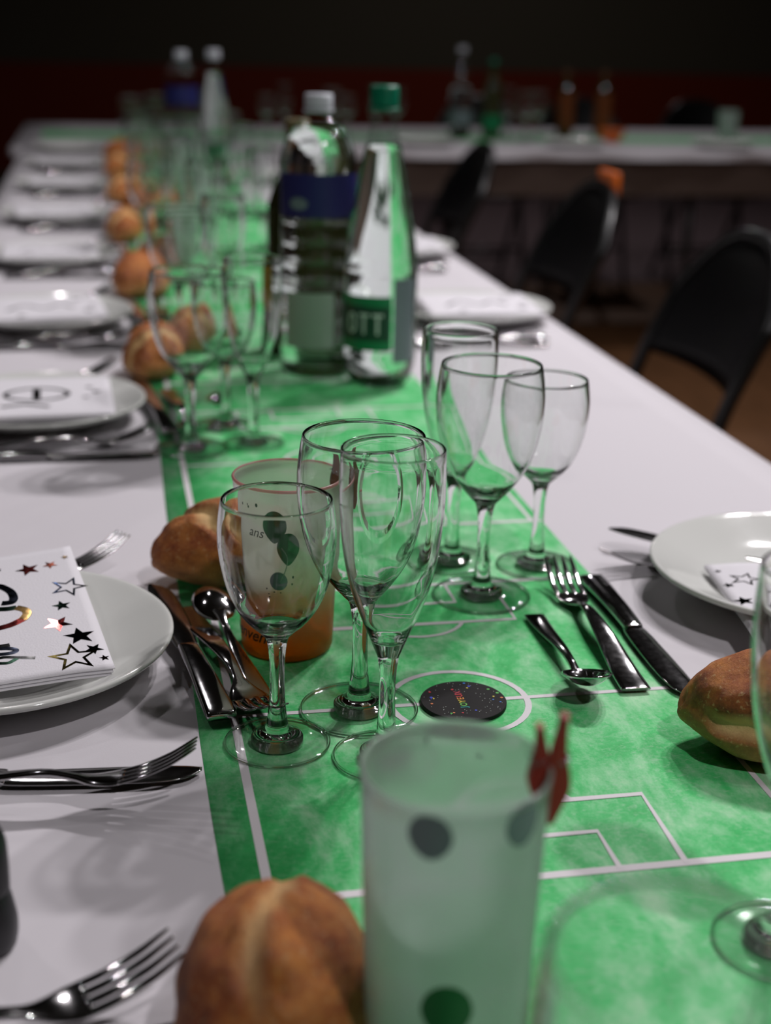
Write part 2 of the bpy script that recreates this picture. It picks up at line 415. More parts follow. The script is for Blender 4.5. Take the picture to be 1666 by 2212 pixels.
RX0, RX1 = .047, .3705; RZ = .0012
def strips(segs, z):
    """segs: polylines (pts, width) -> flat ribbons slightly above the runner"""
    V, F = [], []
    for pts, wd in segs:
        pts = [Vector(p) for p in pts]; b = len(V)
        closed = (pts[0]-pts[-1]).length < 1e-6
        for k, p in enumerate(pts):
            if closed and k in (0, len(pts)-1): t = (pts[1]-pts[-2])
            else: t = pts[min(k+1, len(pts)-1)]-pts[max(k-1, 0)]
            t.normalize(); n_ = Vector((-t.y, t.x))*wd/2
            if not closed and 0 < k < len(pts)-1:
                a = (pts[k]-pts[k-1]).normalized(); c = max(.5, a.dot(t)); n_ = n_/c
            V.append((p.x+n_.x, p.y+n_.y, z)); V.append((p.x-n_.x, p.y-n_.y, z))
        for k in range(len(pts)-1):
            a = b+2*k; F.append((a, a+1, a+3, a+2))
    return V, F
def runner():
    root = empty('table_runner', (0, 0, TZ), 0, 'green paper runner printed as a football pitch down the middle of the table', 'table runner')
    V, F = [], []; ny = 120; y0, y1 = -.445, 4.93
    for j in range(ny+1):
        y = y0+(y1-y0)*j/ny; e = .0012*sin(y*5)+.0008*sin(y*13+2)
        for i in range(5): V.append((RX0+e+(RX1-RX0)*i/4, y, RZ))
    for j in range(ny):
        for i in range(4): a = j*5+i; F.append((a, a+1, a+6, a+5))
    o = mesh_obj('runner_sheet', V, F, M['runner'], root)
    md = o.modifiers.new('solid', 'SOLIDIFY'); md.thickness = .0009; md.offset = -1
    def arc(cx, cy_, r, a0, a1, n=40): return [(cx+r*cos(a0+(a1-a0)*i/n), cy_+r*sin(a0+(a1-a0)*i/n)) for i in range(n+1)]
    for k in range(-2, 9):
        yb = .597+.533*k; yt = yb+.398; xl, xr, xc = .0685, .3605, .2125
        if yb > 4.9: break
        yt = min(yt, 4.94)
        segs = [([(xl, yb-.068), (xl, yb+.1), (xl, yt-.1), (xl, yt+.067)], .0052), ([(xr, yb), (xr, yt)], .0036), ([(xl, yb), (xr+.006, yb+.001)], .0058), ([(xl, yt), (xr+.006, yt)], .0048),
                ([(xl, (yb+yt)/2), (xr, (yb+yt)/2)], .0042), (arc(xc, (yb+yt)/2, .0445, 0, 2*pi), .0042),
                ([(xc-.075, yb), (xc-.075, yb+.071), (xc+.075, yb+.071), (xc+.073, yb)], .0036), ([(xc-.037, yb), (xc-.037, yb+.037), (xc+.037, yb+.037), (xc+.037, yb)], .0032),
                ([(xc-.075, yt), (xc-.075, yt-.074), (xc+.073, yt-.074), (xc+.073, yt)], .0034), ([(xc-.037, yt), (xc-.037, yt-.037), (xc+.037, yt-.037), (xc+.037, yt)], .003),
                (arc(xc, yt-.06, .036, radians(202), radians(338)), .003), (arc(xc, yb+.057, .036, radians(22), radians(158)), .003)]
        V, F = [], []
        for q, sg in enumerate(segs):
            v, f = strips([sg], RZ+.00022+.00002*q); b = len(V); V += v; F += [tuple(b+i for i in t) for t in f]
        mesh_obj('pitch_marking', V, F, M['line'], root, smooth=False)
    return root
runner()
o = box_obj('table_runner', (-.2, 3.55, 5.38, 5.70, TZ+.0009, TZ+.0018), M['runner'])
tag(o, 'green paper runner lying along the crosswise table far behind', 'table runner')

# ------------------------------------------------------------------ glasses
def wine_glass(kind):
    root = empty('wine_glass' if kind != 'flute' else 'champagne_flute')
    T = .0013
    if kind == 'small':
        H = .1545; bz = .0700
        outer = [(.0073, bz), (.0115, .0742), (.0175, .0800), (.0245, .0900), (.0300, .1040), (.0334, .1220), (.0340, .1360), (.0328, .1480), (.0319, H-.0008)]
        inner_bot = .0765; stem = [(.0073, bz), (.0058, .0655), (.0047, .0560), (.0044, .0440), (.0047, .0300), (.0056, .0200), (.0066, .0128)]
        fr = .0316
    elif kind == 'big':
        H = .180; bz = .0745
        outer = [(.0078, bz), (.0130, .0800), (.0205, .0890), (.0290, .1020), (.0350, .1180), (.0388, .1380), (.0396, .1540), (.0383, .1690), (.0366, H-.0008)]
        inner_bot = .0825; stem = [(.0078, bz), (.0062, .0690), (.0050, .0590), (.0047, .0460), (.0050, .0320), (.0059, .0210), (.0070, .0130)]
        fr = .0370
    else:
        H = .190; bz = .0655
        outer = [(.0064, bz), (.0090, .0720), (.0130, .0820), (.0175, .0930), (.0222, .1070), (.0262, .1250), (.0288, .1460), (.0297, .1660), (.0291, H-.0008)]
        inner_bot = .0745; stem = [(.0064, bz), (.0056, .0610), (.0049, .0520), (.0047, .0440), (.0050, .0300), (.0056, .0200), (.0064, .0125)]
        fr = .0312
    o_ = crom(outer, 6)
    inn = [(max(r-T*(1+1.6*max(0, (inner_bot+.012-z)/.012)), 0), z) for r, z in o_ if z > inner_bot+.003]
    rim = [(outer[-1][0]-T*.15, H-.0002), (outer[-1][0]-T*.5, H), (outer[-1][0]-T*.85, H-.0002)]
    inner = list(reversed(inn))
    r0 = inner[-1][0]; zz = inner[-1][1]
    bot = [(r0*cos(a), zz-(zz-inner_bot)*sin(a)) for a in (.35, .7, 1.05, 1.35)]+[(0, inner_bot)]
    split = bz+.011
    low = [p for p in o_ if p[1] <= split]; hi = [low[-1]]+[p for p in o_ if p[1] > split]
    # real refraction where the glass is thick: the lip and the heel of the bowl
    cut = H-.0011
    o_ = [p for p in o_ if p[1] < cut-.0004]+[(outer[-1][0], cut)]; low = [p for p in o_ if p[1] <= split]; hi = [low[-1]]+[p for p in o_ if p[1] > split]
    inner = [(outer[-1][0]-T*1.25, cut)]+[p for p in inner if p[1] < cut-.0004]
    bo = lathe('bowl', hi, M['glass'], root, 72)
    lathe('bowl_lining', inner+bot, M['glass'], bo, 72)
    ra, rb = outer[-1][0], outer[-1][0]-T*1.25; rc, rw = (ra+rb)/2, (ra-rb)/2
    lathe('lip', [(rc+rw*cos(t*pi/9), H-.0011+.0011*sin(t*pi/9)) for t in range(0, 10)], M['glass'], bo, 72)
    st = list(reversed(low))+crom(stem, 5)[1:]
    zf = stem[-1][1]; rf = stem[-1][0]
    flare = crom([(rf, zf), (rf+.0012, zf-.003), (rf+.0045, zf-.0062), (rf+.009, zf-.0080)], 4)
    st = st+flare[1:]+[(flare[-1][0], .0008), (0, .0006)]
    lathe('stem', list(reversed(st)), M['glass'], root, 40)
    foot = [(rf+.0091, zf-.0080), (fr*.6, .0032), (fr*.85, .0023), (fr-.0008, .0019), (fr, .0012), (fr-.0006, .0003), (fr*.8, .0006), (rf+.0091, .0009)]
    f = foot
    fo = lathe('foot', list(reversed(f)), M['foot_glass'], root, 72)
    lathe('foot_edge', [(fr-.0004+.00075*cos(t*pi/5), .0011+.00085*sin(t*pi/5)) for t in range(-5, 6)], M['glass'], fo, 72)
    return root
PROTO = {}
GROUPS = {'small': 'small wine glasses', 'big': 'large wine glasses', 'flute': 'champagne flutes'}
def put_glass(kind, x, y, label, group=None, rz=None):
    cat = 'glass'
    if kind not in PROTO: PROTO[kind] = o = wine_glass(kind)
    else: o = copy_tree(PROTO[kind])
    o.location = (x, y, TZ+RZ+.0004); o.rotation_euler = (0, 0, random.random()*6 if rz is None else rz)
    relabel(o, label, cat, group or GROUPS[kind]); return o
put_glass('small', .091, .758, 'small empty wine glass in front of the orange-bottomed cup')
put_glass('big', .147, .794, 'large empty wine glass behind the front flute, beside the orange-bottomed cup')
put_glass('flute', .152, .7315, 'empty champagne flute standing just behind the frosted cup in front')
put_glass('big', .272, .968, 'large empty wine glass at the front of the trio near the right-hand fork')
put_glass('small', .332, 1.024, 'small empty wine glass, rightmost of the trio near the runner edge')
put_glass('flute', .267, 1.0435, 'empty champagne flute at the back of the right-hand trio, below the bottles')
put_glass('flute', .304, .527, 'out-of-focus flute cut off by the right edge, in front of the bread roll')
put_glass('big', .142, .292, 'very blurred wine glass nearest the camera at the bottom right corner')

# ------------------------------------------------------------------ cups
def text_mesh(txt, size, shear=0, bold=0):
    cu = bpy.data.curves.new('lettering', 'FONT'); cu.body = txt; cu.size = size; cu.shear = shear
    cu.offset = bold; cu.resolution_u = 3; cu.align_x = 'CENTER'; cu.align_y = 'CENTER'
    ob = bpy.data.objects.new('lettering', cu); COL.objects.link(ob)
    bpy.context.view_layer.update()
    me = bpy.data.meshes.new_from_object(ob.evaluated_get(bpy.context.evaluated_depsgraph_get()))
    V = [tuple(v.co) for v in me.vertices]; F = [tuple(p.vertices) for p in me.polygons]
    mx = (min(v[0] for v in V)+max(v[0] for v in V))/2; my = (min(v[1] for v in V)+max(v[1] for v in V))/2
    V = [(v[0]-mx, v[1]-my, 0) for v in V]
    bpy.data.objects.remove(ob); bpy.data.curves.remove(cu); bpy.data.meshes.remove(me)
    return V, F
def wrap(V, az, zc, rad):
    """flat (x,y) print -> onto a cone wall; az in degrees, rad(z) the radius"""
    out = []
    for v in V:
        z = zc+v[1]; r = rad(z); a = radians(az)+v[0]/r
        out.append((r*cos(a), r*sin(a), z))
    return out
def disc(rx, ry, n=28, rings=3, tip=0):
    V = [(0, 0)]; F = []
    for k in range(1, rings+1):
        for i in range(n):
            a = 2*pi*i/n; yy = sin(a)*ry*k/rings
            pinch = 1-tip*max(0, -sin(a))**1.5
            V.append((cos(a)*rx*k/rings*pinch, yy*(1+.12*tip*(1 if yy < 0 else 0))))
    for i in range(n): F.append((0, 1+i, 1+(i+1) % n))
    for k in range(1, rings):
        for i in range(n):
            a = 1+(k-1)*n; b = a+n; F.append((a+i, b+i, b+(i+1) % n, a+(i+1) % n))
    return V, F
def cup(x, y, h, r0, r1, m, label, cat='cup', rimmat=None, group=None):
    root = empty('frosted_cup', (x, y, TZ+RZ+.0003), 0, label, cat, group)
    t = .0009
    prof = [(0, .003), (r0-.006, .003), (r0-.004, .0004), (r0-.001, .0004), (r0, .003)]
    prof += [(r0+(r1-r0)*k/14, .003+(h-.006)*k/14) for k in range(1, 15)]
    wall = prof+[(r1+.0004, h-.0028), (r1+.0005, h-.0008), (r1-.0002, h), (r1-t-.0002, h-.0006)]
    wall += [(r0+(r1-r0)*k/14-t, .003+(h-.006)*k/14) for k in range(14, 0, -1)]+[(r0-t-.001, .0042), (0, .0042)]
    lathe('cup_wall', wall, m, root, 72)
    if rimmat:
        lathe('rim', [(r1+.0006, h-.0016), (r1+.0009, h-.0006), (r1+.0002, h+.0004), (r1-t, h+.0002), (r1-t, h-.0002)], rimmat, root, 72)
    return root, (lambda z: r0+(r1-r0)*max(z-.003, 0)/(h-.006)+.0003)
def printed(root, name, VF, az, zc, rad, m):
    V, F = VF
    o = mesh_obj(name, wrap(V, az, zc, rad), F, m, root); return o
oc, orad = cup(.115, .90, .1235, .0315, .0362, M['frost_orange'], 'frosted cup with orange bottom and green balloon print behind the small wine glass', rimmat=M['pink_rim'])
printed(oc, 'balloon_print', disc(.0088, .0112, tip=.45), -111, .0985, orad, M['balloon_green'])
printed(oc, 'balloon_print', disc(.0082, .0112, tip=.45), -95, .0835, lambda z: orad(z)+.0001, M['balloon_green'])
printed(oc, 'balloon_print', disc(.0066, .0070, tip=.2), -106.5, .0600, orad, M['balloon_grey'])
printed(oc, 'lettering', text_mesh('ans', .0105, .35), -135, .0918, orad, M['ink'])
printed(oc, 'lettering', text_mesh('Bienvenue', .0125, .35, .0001), -146, .0175, lambda z: orad(z)+.0001, M['ink'])
def dots(root, lst, rad, m, name='confetti_print'):
    V, F = [], []
    for az, z, r in lst:
        v, f = disc(r, r*1.25, 8, 1); b = len(V); V += wrap(v, az, z, rad); F += [tuple(b+i for i in q) for q in f]
    mesh_obj(name, V, F, m, root)
dots(oc, [(-156, .110, .0008), (-146, .111, .0006), (-132.3, .112, .0011), (-144.5, .1096, .0008), (-88.7, .0635, .0008), (-89.6, .0585, .0007), (-122, .054, .0007), (-112, .050, .0008), (-119, .047, .0007), (-104, .049, .0006), (-118, .043, .0007)], orad, M['ink'])
V_, F_ = strips([(crom([(0, .0), (.004, -.006), (.0035, -.014), (-.001, -.024)], 6), .0007)], 0)
printed(oc, 'string_print', (V_, F_), -103, .084, lambda z: orad(z)+.00015, M['pale_label'])
nc, nrad = cup(.1235, .463, .145, .0315, .0362, M['frost'], 'tall frosted cup, very blurred, in the foreground beside the near bread roll')
printed(nc, 'balloon_print', disc(.0085, .0092, tip=.15), -118, .134, nrad, M['balloon_grey'])
printed(nc, 'balloon_print', disc(.0085, .0092, tip=.15), -60, .136, nrad, M['balloon_grey'])
printed(nc, 'balloon_print', disc(.010, .012, tip=.3), -104, .058, nrad, M['balloon_green'])
dots(nc, [(75, .138, .0012), (95, .136, .0012), (60, .130, .001)], nrad, M['balloon_grey'])

def clothespin(loc, rz, m, label, L=.031, lean=0):
    """mini peg pinched over a cup rim: two shaped legs and a wire spring. local z down the cup wall, x radial"""
    root = empty('clothespin', loc, rz, label, 'clothespin')
    for s in (1, -1):
        P = [(.0036, .013, .0009), (.0030, .008, .0013), (.0026, .003, .0020), (.0031, -.002, .0026), (.0034, -.006, .0024), (.0022, -.011, .0016), (.0010, -.015, .0009)]
        st = crom(P, 4); V, F = [], []; hw = .0019
        for (cx, z, ht) in st:
            cx = s*(cx-.0002)*1.05
            V += [(cx-ht*1.15, -hw, z), (cx+ht*1.15, -hw, z), (cx+ht*1.15, hw, z), (cx-ht*1.15, hw, z)]
        for k in range(len(st)-1):
            for i in range(4):
                j = (i+1) % 4; F.append((k*4+i, k*4+j, k*4+4+j, k*4+4+i))
        F.append((3, 2, 1, 0)); e = (len(st)-1)*4; F.append((e, e+1, e+2, e+3))
        if s > 0: V = [(x, y, z*1.25) for x, y, z in V]
        mesh_obj('peg_leg', V, F, m, root, smooth=False)
    tube('spring', [(-.006+.012*i/20, .0026*cos(i*1.9), .002+.0012*sin(i*1.9)) for i in range(21)], .0004, M['steel'], root, 6)
    return root
# cup radius at the rim; pegs sit over the rim on the right-hand side
def pin_scale(o): o.scale = (1.3, 1.3, 1.3)
def rim_at(c, r, az, z): return (c[0]+r*cos(radians(az)), c[1]+r*sin(radians(az)), TZ+z)
pin_scale(clothespin(rim_at((.1235, .463), .0357, -8, .1455), radians(-8), M['red_wood'], 'small red clothespin clipped on the rim of the near frosted cup'))
pin_scale(clothespin(rim_at((.115, .90), .0357, 2, .124), radians(2), M['brown_wood'], 'small brown-red clothespin clipped on the rim of the orange-bottomed cup'))

# ------------------------------------------------------------------ plates and napkins
def plate():
    R_ = .1175
    prof = [(0, .0030), (.060, .0028), (.062, .0006), (.066, .0006), (.068, .0030), (.085, .0080), (.102, .0150), (.1150, .0195), (R_, .0215), (R_+.0006, .0232), (R_-.0006, .0246), (R_-.003, .0244), (.108, .0218), (.094, .0160), (.080, .0105), (.070, .0078), (.060, .0066), (.030, .0062), (0, .0062)]
    p = prof[:5]+crom(prof[4:], 3)[1:]
    return lathe('dinner_plate', p, M['plate'], None, 96)
PL = plate(); first_plate = [True]
def put_plate(x, y, label, dz=0):
    if first_plate[0]: o = PL; first_plate[0] = False
    else: o = PL.copy(); COL.objects.link(o)
    o.location = (x, y, TZ+.0010+dz); tag(o, label, 'plate', 'white dinner plates'); return o
def star(cx, cy_, r, rot=0, outline=False):
    pts = []
    for i in range(10):
        a = pi/2+rot+i*pi/5; rr = r if i % 2 == 0 else r*.42
        pts.append((cx+rr*cos(a), cy_+rr*sin(a)))
    if not outline:
        return [(cx, cy_)]+pts, [(0, 1+i, 1+(i+1) % 10) for i in range(10)]
    V = pts+[(cx+(x-cx)*.70, cy_+(y-cy_)*.70) for x, y in pts]
    return V, [(i, (i+1) % 10, 10+(i+1) % 10, 10+i) for i in range(10)]
def napkin(loc, rz, size, surf, prints, label, group=None, curl=.004):
    """surf(u,v) height of the top sheet; u,v in 0..1"""
    root = empty('paper_napkin', loc, rz, label, 'napkin', group)
    n = 24
    for li, (dz, sh) in enumerate(((0, 0), (-.0010, .0012), (-.0020, .0024))):
        V, F = [], []
        for j in range(n+1):
            for i in range(n+1):
                u, v = i/n, j/n
                V.append((u*size-sh*(1-v), v*size-sh*.6, surf(u, v)+dz-(curl*li*.25*max(0, .3-v)/.3)))
        for j in range(n):
            for i in range(n): a = j*(n+1)+i; F.append((a, a+1, a+n+2, a+n+1))
        o = mesh_obj('napkin_layer', V, F, M['napkin'], root)
        md = o.modifiers.new('solid', 'SOLIDIFY'); md.thickness = .0009; md.offset = 0
    for kind, data, fm in prints:
        if kind == 'star': V, F = star(*data)
        elif kind == 'stroke': V, F = strips([data], 0)
        V = [(p[0]*size if kind == 'star' else p[0]*size, p[1]*size) for p in V]
        V3 = [(x, y, surf(min(max(x/size, 0), 1), min(max(y/size, 0), 1))+.0006) for x, y in V]
        mesh_obj('star_print' if kind == 'star' else 'lettering', V3, F, FOIL[fm], root, smooth=False)
    return root
# place A napkin: local x runs from left to right edge, y away from the camera
def surfA(u, v):
    br, tr, tl, bl = .024, .046, .036, .020
    return (bl*(1-u)+br*u)*(1-v)+(tl*(1-u)+tr*u)*v - .0022*max(0, u-.86)/.14*(1-v)*.6
def U_(l): return [(1-u, v) for u, v in l]
SA = [('star', (.204, .847, .108/2, .25), 'red'), ('star', (.109, .858, .068/2, .5), 'rust'), ('star', (.039, .906, .036/2, .3), 'olive'), ('star', (.324, .883, .036/2, .1), 'olive'),
      ('star', (.067, .649, .165/2, 3.3, True), 'blue'), ('star', (.118, .504, .082/2, .1), 'green'), ('star', (.155, .366, .120/2, 3.1), 'red'), ('star', (.089, .254, .130/2, .05), 'navy'),
      ('star', (.053, .147, .080/2, .6), 'teal'), ('star', (.136, .105, .205/2, .0, True), 'gold'), ('star', (.026, .075, .044/2, .1), 'rust')]
SA = [(k, (1-d[0], *d[1:]), f) for k, d, f in SA]
def stroke(pts, wd, f): return ('stroke', (crom(U_(pts), 5), wd), f)
SA += [stroke([(.46, .74), (.40, .752), (.343, .746), (.319, .721), (.298, .679), (.293, .628), (.305, .596), (.329, .593), (.345, .597)], .036, 'navy'),
       stroke([(.44, .545), (.40, .552), (.367, .552), (.329, .544), (.293, .544)], .034, 'green'), stroke([(.295, .544), (.264, .515), (.26, .48), (.284, .44)], .036, 'olive'),
       stroke([(.282, .443), (.327, .416), (.36, .406), (.40, .400), (.45, .405)], .034, 'red'), stroke([(.45, .262), (.404, .262), (.357, .263)], .026, 'black'),
       stroke([(.46, .25), (.406, .247), (.36, .236), (.339, .218), (.349, .205), (.381, .202), (.43, .210)], .022, 'navy'), stroke([(.45, .18), (.415, .178), (.384, .178), (.342, .163), (.277, .141)], .018, 'black'),
       stroke([(.343, .157), (.374, .136), (.395, .136), (.44, .15)], .018, 'green'), stroke([(.42, .345), (.394, .341)], .03, 'red')]
SA += [('stroke', (crom([(.08, .40), (.12, .62), (.22, .74), (.32, .66), (.30, .52), (.20, .46)], 5), .034), 'navy'), ('stroke', (crom([(.10, .20), (.18, .24), (.24, .19), (.32, .23), (.40, .18)], 5), .022), 'black'),
       ('star', (.10, .90, .05, .2), 'rust'), ('star', (.30, .90, .04, .5), 'gold'), ('star', (.06, .10, .05, .2), 'navy')]
rzA = atan2(.029, .163)
napkin((-.001-.163*1.01+.0, .832-.029*1.01, TZ), rzA, .1655, surfA, SA, 'paper napkin with foil stars and lettering on the plate in sharp focus at left')
put_plate(-.081, .895, 'white plate in sharp focus at the left edge, beside the near cutlery')
# right hand place
def surfR(u, v): return .0235+.002*u+.003*(1-abs(2*v-1))*.4 - .0015*max(0, .15-u)/.15
SR = [('star', (.038, 1-.093, .020, .1), 'olive'), ('star', (.129, 1-.209, .082, 3.3, True), 'gold'), ('star', (.036, 1-.271, .030, .2), 'green'), ('star', (.047, 1-.462, .050, .1), 'black'),
      ('star', (.12, .30, .05, .4), 'red'), ('star', (.3, .9, .05, .2), 'rust'), ('star', (.5, .85, .04, .2), 'navy'), ('star', (.10, .12, .04, .2), 'teal'),
      ('stroke', (crom([(.35, .30), (.45, .60), (.60, .70), (.66, .55), (.52, .45), (.70, .35)], 5), .034), 'navy')]
napkin((.445-.165*.13, .955-.165*.99, TZ), atan2(-.13, .99), .165, surfR, SR, 'paper napkin with foil stars on the sharpest plate at the right')
put_plate(.516, .928, 'white plate cut by the right edge behind the bread roll', .006)

# ------------------------------------------------------------------ cutlery
def make_fork():
    root = empty('table_fork')
    loft('handle', [(0, 0, .002, .0098, .0011), (.003, 0, .002, .0102, .0013), (.03, 0, .0030, .0095, .0013), (.08, 0, .0085, .0070, .0013), (.115, 0, .0090, .0042, .0016), (.132, 0, .0050, .0040, .0016), (.142, 0, .0022, .0085, .0012), (.152, 0, .0016, .0122, .0009), (.160, 0, .0022, .0128, .0008)], M['steel'], root, 12, flat=.6)
    for k in range(4):
        y = (-1.5+k)*.0067
        loft('tine', [(.157, y, .0020, .0027, .0009), (.170, y, .0042, .0026, .0009), (.185, y, .0090, .0023, .0009), (.196, y, .0145, .0014, .0008), (.2005, y, .0170, .0006, .0005)], M['steel'], root, 8)
    return root
def make_knife():
    root = empty('table_knife')
    loft('handle', [(0, 0, .003, .0085, .0020), (.003, 0, .003, .0098, .0032), (.02, 0, .0035, .0095, .0034), (.06, 0, .0045, .0080, .0032), (.095, 0, .0035, .0072, .0030), (.1, 0, .003, .0070, .0026)], M['steel'], root, 12, flat=.5)
    loft('blade', [(.098, 0, .0028, .0062, .0016), (.105, 0, .0026, .0085, .0011), (.14, 0, .0024, .0098, .0009), (.18, .0005, .0022, .0098, .0008), (.20, .0018, .0022, .0075, .0007), (.2095, .005, .0022, .002, .0005)], M['steel'], root, 12)
    return root
def make_spoon(L=.165):
    root = empty('dessert_spoon'); k = L/.165
    loft('handle', [(0, 0, .002, .0078, .0010), (.003, 0, .002, .0082, .0012), (.03, 0, .0035, .0072, .0012), (.075, 0, .0080, .0045, .0013), (.100, 0, .0085, .0030, .0017), (.116, 0, .0060, .0036, .0016), (.124, 0, .0048, .0058, .0010)], M['steel'], root, 12, flat=.6)
    V, F = [], []; nr, na = 9, 32; a_, b_ = .0255, .0170; cx = .1415
    V.append((cx-.002, 0, -.0028))
    for j in range(1, nr+1):
        t = j/nr
        for i in range(na):
            an = 2*pi*i/na; px = cos(an)*a_*t; py = sin(an)*b_*t*(1-.12*cos(an))
            V.append((cx+px, py, -.0028+.0082*t**2.2))
    for i in range(na): F.append((0, 1+i, 1+(i+1) % na))
    for j in range(nr-1):
        for i in range(na):
            a = 1+j*na; F.append((a+i, a+na+i, a+na+(i+1) % na, a+(i+1) % na))
    V = [(x, y, z+.0036) for x, y, z in V]
    o = mesh_obj('bowl', V, F, M['steel'], root)
    md = o.modifiers.new('solid', 'SOLIDIFY'); md.thickness = .0011; md.offset = 1
    return root
CUT = {'fork': make_fork(), 'knife': make_knife(), 'spoon': make_spoon()}
used = {k: False for k in CUT}
GC = {'fork': 'table forks', 'knife': 'table knives', 'spoon': 'dessert spoons'}
def put_cut(kind, A, B, label, roll=0, sc=1):
    if used[kind]: o = copy_tree(CUT[kind])
    else: o = CUT[kind]; used[kind] = True
    frame_to(o, A, B, roll); o.matrix_world = o.matrix_world @ Matrix.Scale(sc, 4); relabel(o, label, kind, GC[kind]); return o
z0 = .0022
# left place, by the runner
put_cut('knife', (.0605, .786, .004), (.034, .965, .011), 'knife with its thick handle nearest, lying on the left edge of the runner')
put_cut('fork', (.047, .958, .006), (.079, .807, .007), 'fork with tines toward the camera, between the knife and the spoon at left')
put_cut('spoon', (.0890, .812, .0050), (.0665, .9500, .0280), 'spoon lying face down, its shiny back below the first bread roll', pi, .93)
# right place
put_cut('fork', (.3300, .791, .0025), (.3385, .985, .0050), 'fork with glinting tines between the spoon and the knife at right')
sp = put_cut('spoon', (.2995, .920, .0022), (.2950, .7720, .0030), 'small spoon beside the right-hand fork, bowl toward the camera', 0, .93)
for ch in sp.children:
    if ch.name.startswith('bowl'):          # the bowl is bent up against the handle
        p = Vector((.119, 0, .006)); ch.matrix_basis = Matrix.Translation(p) @ Matrix.Rotation(radians(-19), 4, 'Y') @ Matrix.Translation(-p)
put_cut('knife', (.3640, .984, .0025), (.3610, .777, .0025), 'knife on the right edge of the runner, tip behind the bread roll')
# front pair on the white cloth
put_cut('knife', (-.165, .742, .0020), (.043, .7235, .0022), 'knife lying on the white cloth at left under the crossing fork')
put_cut('fork', (-.158, .714, .0035), (.030, .6960, .0200), 'fork with raised tines lying over the knife on the cloth at left', radians(-11))
put_cut('fork', (-.172, .476, .0060), (.0205, .5330, .0130), 'blurred fork on the cloth at the bottom left corner, beside the near bread')
put_cut('knife', (-.170, .455, .0020), (.030, .505, .0020), 'blurred knife under the fork at the bottom left corner')
# resting on plates
put_cut('fork', (-.168, .968, .003), (.011, 1.062, .0140), 'fork sticking out from behind the napkin of the sharp left plate', radians(-6))
put_cut('knife', (.570, .930, .0005), (.405, 1.064, .0160), 'knife with its tip raised behind the right-hand plate')
put_cut('fork', (.583, 1.006, .0020), (.383, 1.004, .0020), 'fork lying behind the right-hand plate, tines toward the glasses', radians(14))

# ------------------------------------------------------------------ bread
def bread(name_seed, a, b, c, slash=1, point=.25):
    """a half length (x), b half width (y), c height; flat base at z=0"""
    V, F, pale = [], [], []
    nu, nv = 56, 36
    off = Vector((name_seed*3.7, name_seed*1.3, name_seed*2.1))
    for j in range(nv+1):
        th = pi*j/nv
        for i in range(nu):
            ph = 2*pi*i/nu
            x = cos(th); s = sin(th)**(1+point*.6)
            y, z = s*cos(ph), s*sin(ph)
            if z < 0: z *= .55
            p = Vector((x, y, z))
            sl = 0
            if slash and z > -.35:
                if slash == 1: d = (x+.47+.42*y+.05*sin(y*9))/.13; lim = abs(y)-.1
                elif slash == 2: d = (z-.02-.25*x+.06*sin(x*11)+(0 if y > 0 else 9))/.13; lim = abs(x)
                else: d = (y-.06+.12*sin(x*4))/.13; lim = abs(x)
                if abs(d) < 1 and lim < .85: sl = (1-d*d)*(1-(max(lim, 0)/.85)**4)
            n_ = noise.noise(p*2.2+off)*.075+noise.noise(p*6+off)*.03+noise.noise(p*15+off)*.016+noise.noise(p*34+off)*.006
            k = 1+n_-(.16 if slash != 3 else .06)*sl*(1 if z > 0 else .4)
            if slash and sl == 0 and z > -.3 and lim < .8 and 1 <= abs(d) < 1.5: k += .03
            P = Vector((x*a*k, y*b*k, (z*k*c*.72)+c*.34))
            if P.z < 0: P.z = 0
            V.append(tuple(P))
            pale.append(min(1, sl*(1.7 if slash != 3 else .7)+max(0, (.18-z)*1.1)*.7))
    for j in range(nv):
        for i in range(nu):
            k = (i+1) % nu; F.append((j*nu+i, (j+1)*nu+i, (j+1)*nu+k, j*nu+k))
    o = mesh_obj('bread_roll', V, F, M['bread'])
    at = o.data.attributes.new('pale', 'FLOAT', 'POINT'); at.data.foreach_set('value', pale)
    md = o.modifiers.new('sub', 'SUBSURF'); md.levels = 1; md.render_levels = 1
    return o
def put_bread(src, x, y, rz, label, z=0.0013, sc=1, first=False):
    o = src if first else src.copy()
    if not first: COL.objects.link(o)
    o.location = (x, y, TZ+z); o.rotation_euler = (0, 0, rz); o.scale = (sc, sc, sc)
    tag(o, label, 'bread', 'bread rolls'); return o
B1 = bread(1, .062, .036, .062); B2 = bread(2, .066, .040, .062, slash=2); B3 = bread(3, .058, .042, .068, slash=3); B4 = bread(5, .055, .036, .060)
put_bread(B1, .088, 1.030, radians(8), 'golden split bread roll behind the spoon, partly hidden by the orange-bottomed cup', first=True)
put_bread(B2, .3935, .7050, radians(180-16), 'crusty bread roll at the right edge with seedy crust and a dark shadow', first=True)
put_bread(B3, .0585, .492, radians(78), 'large blurred bread roll at the bottom, left of the tall frosted cup', first=True)

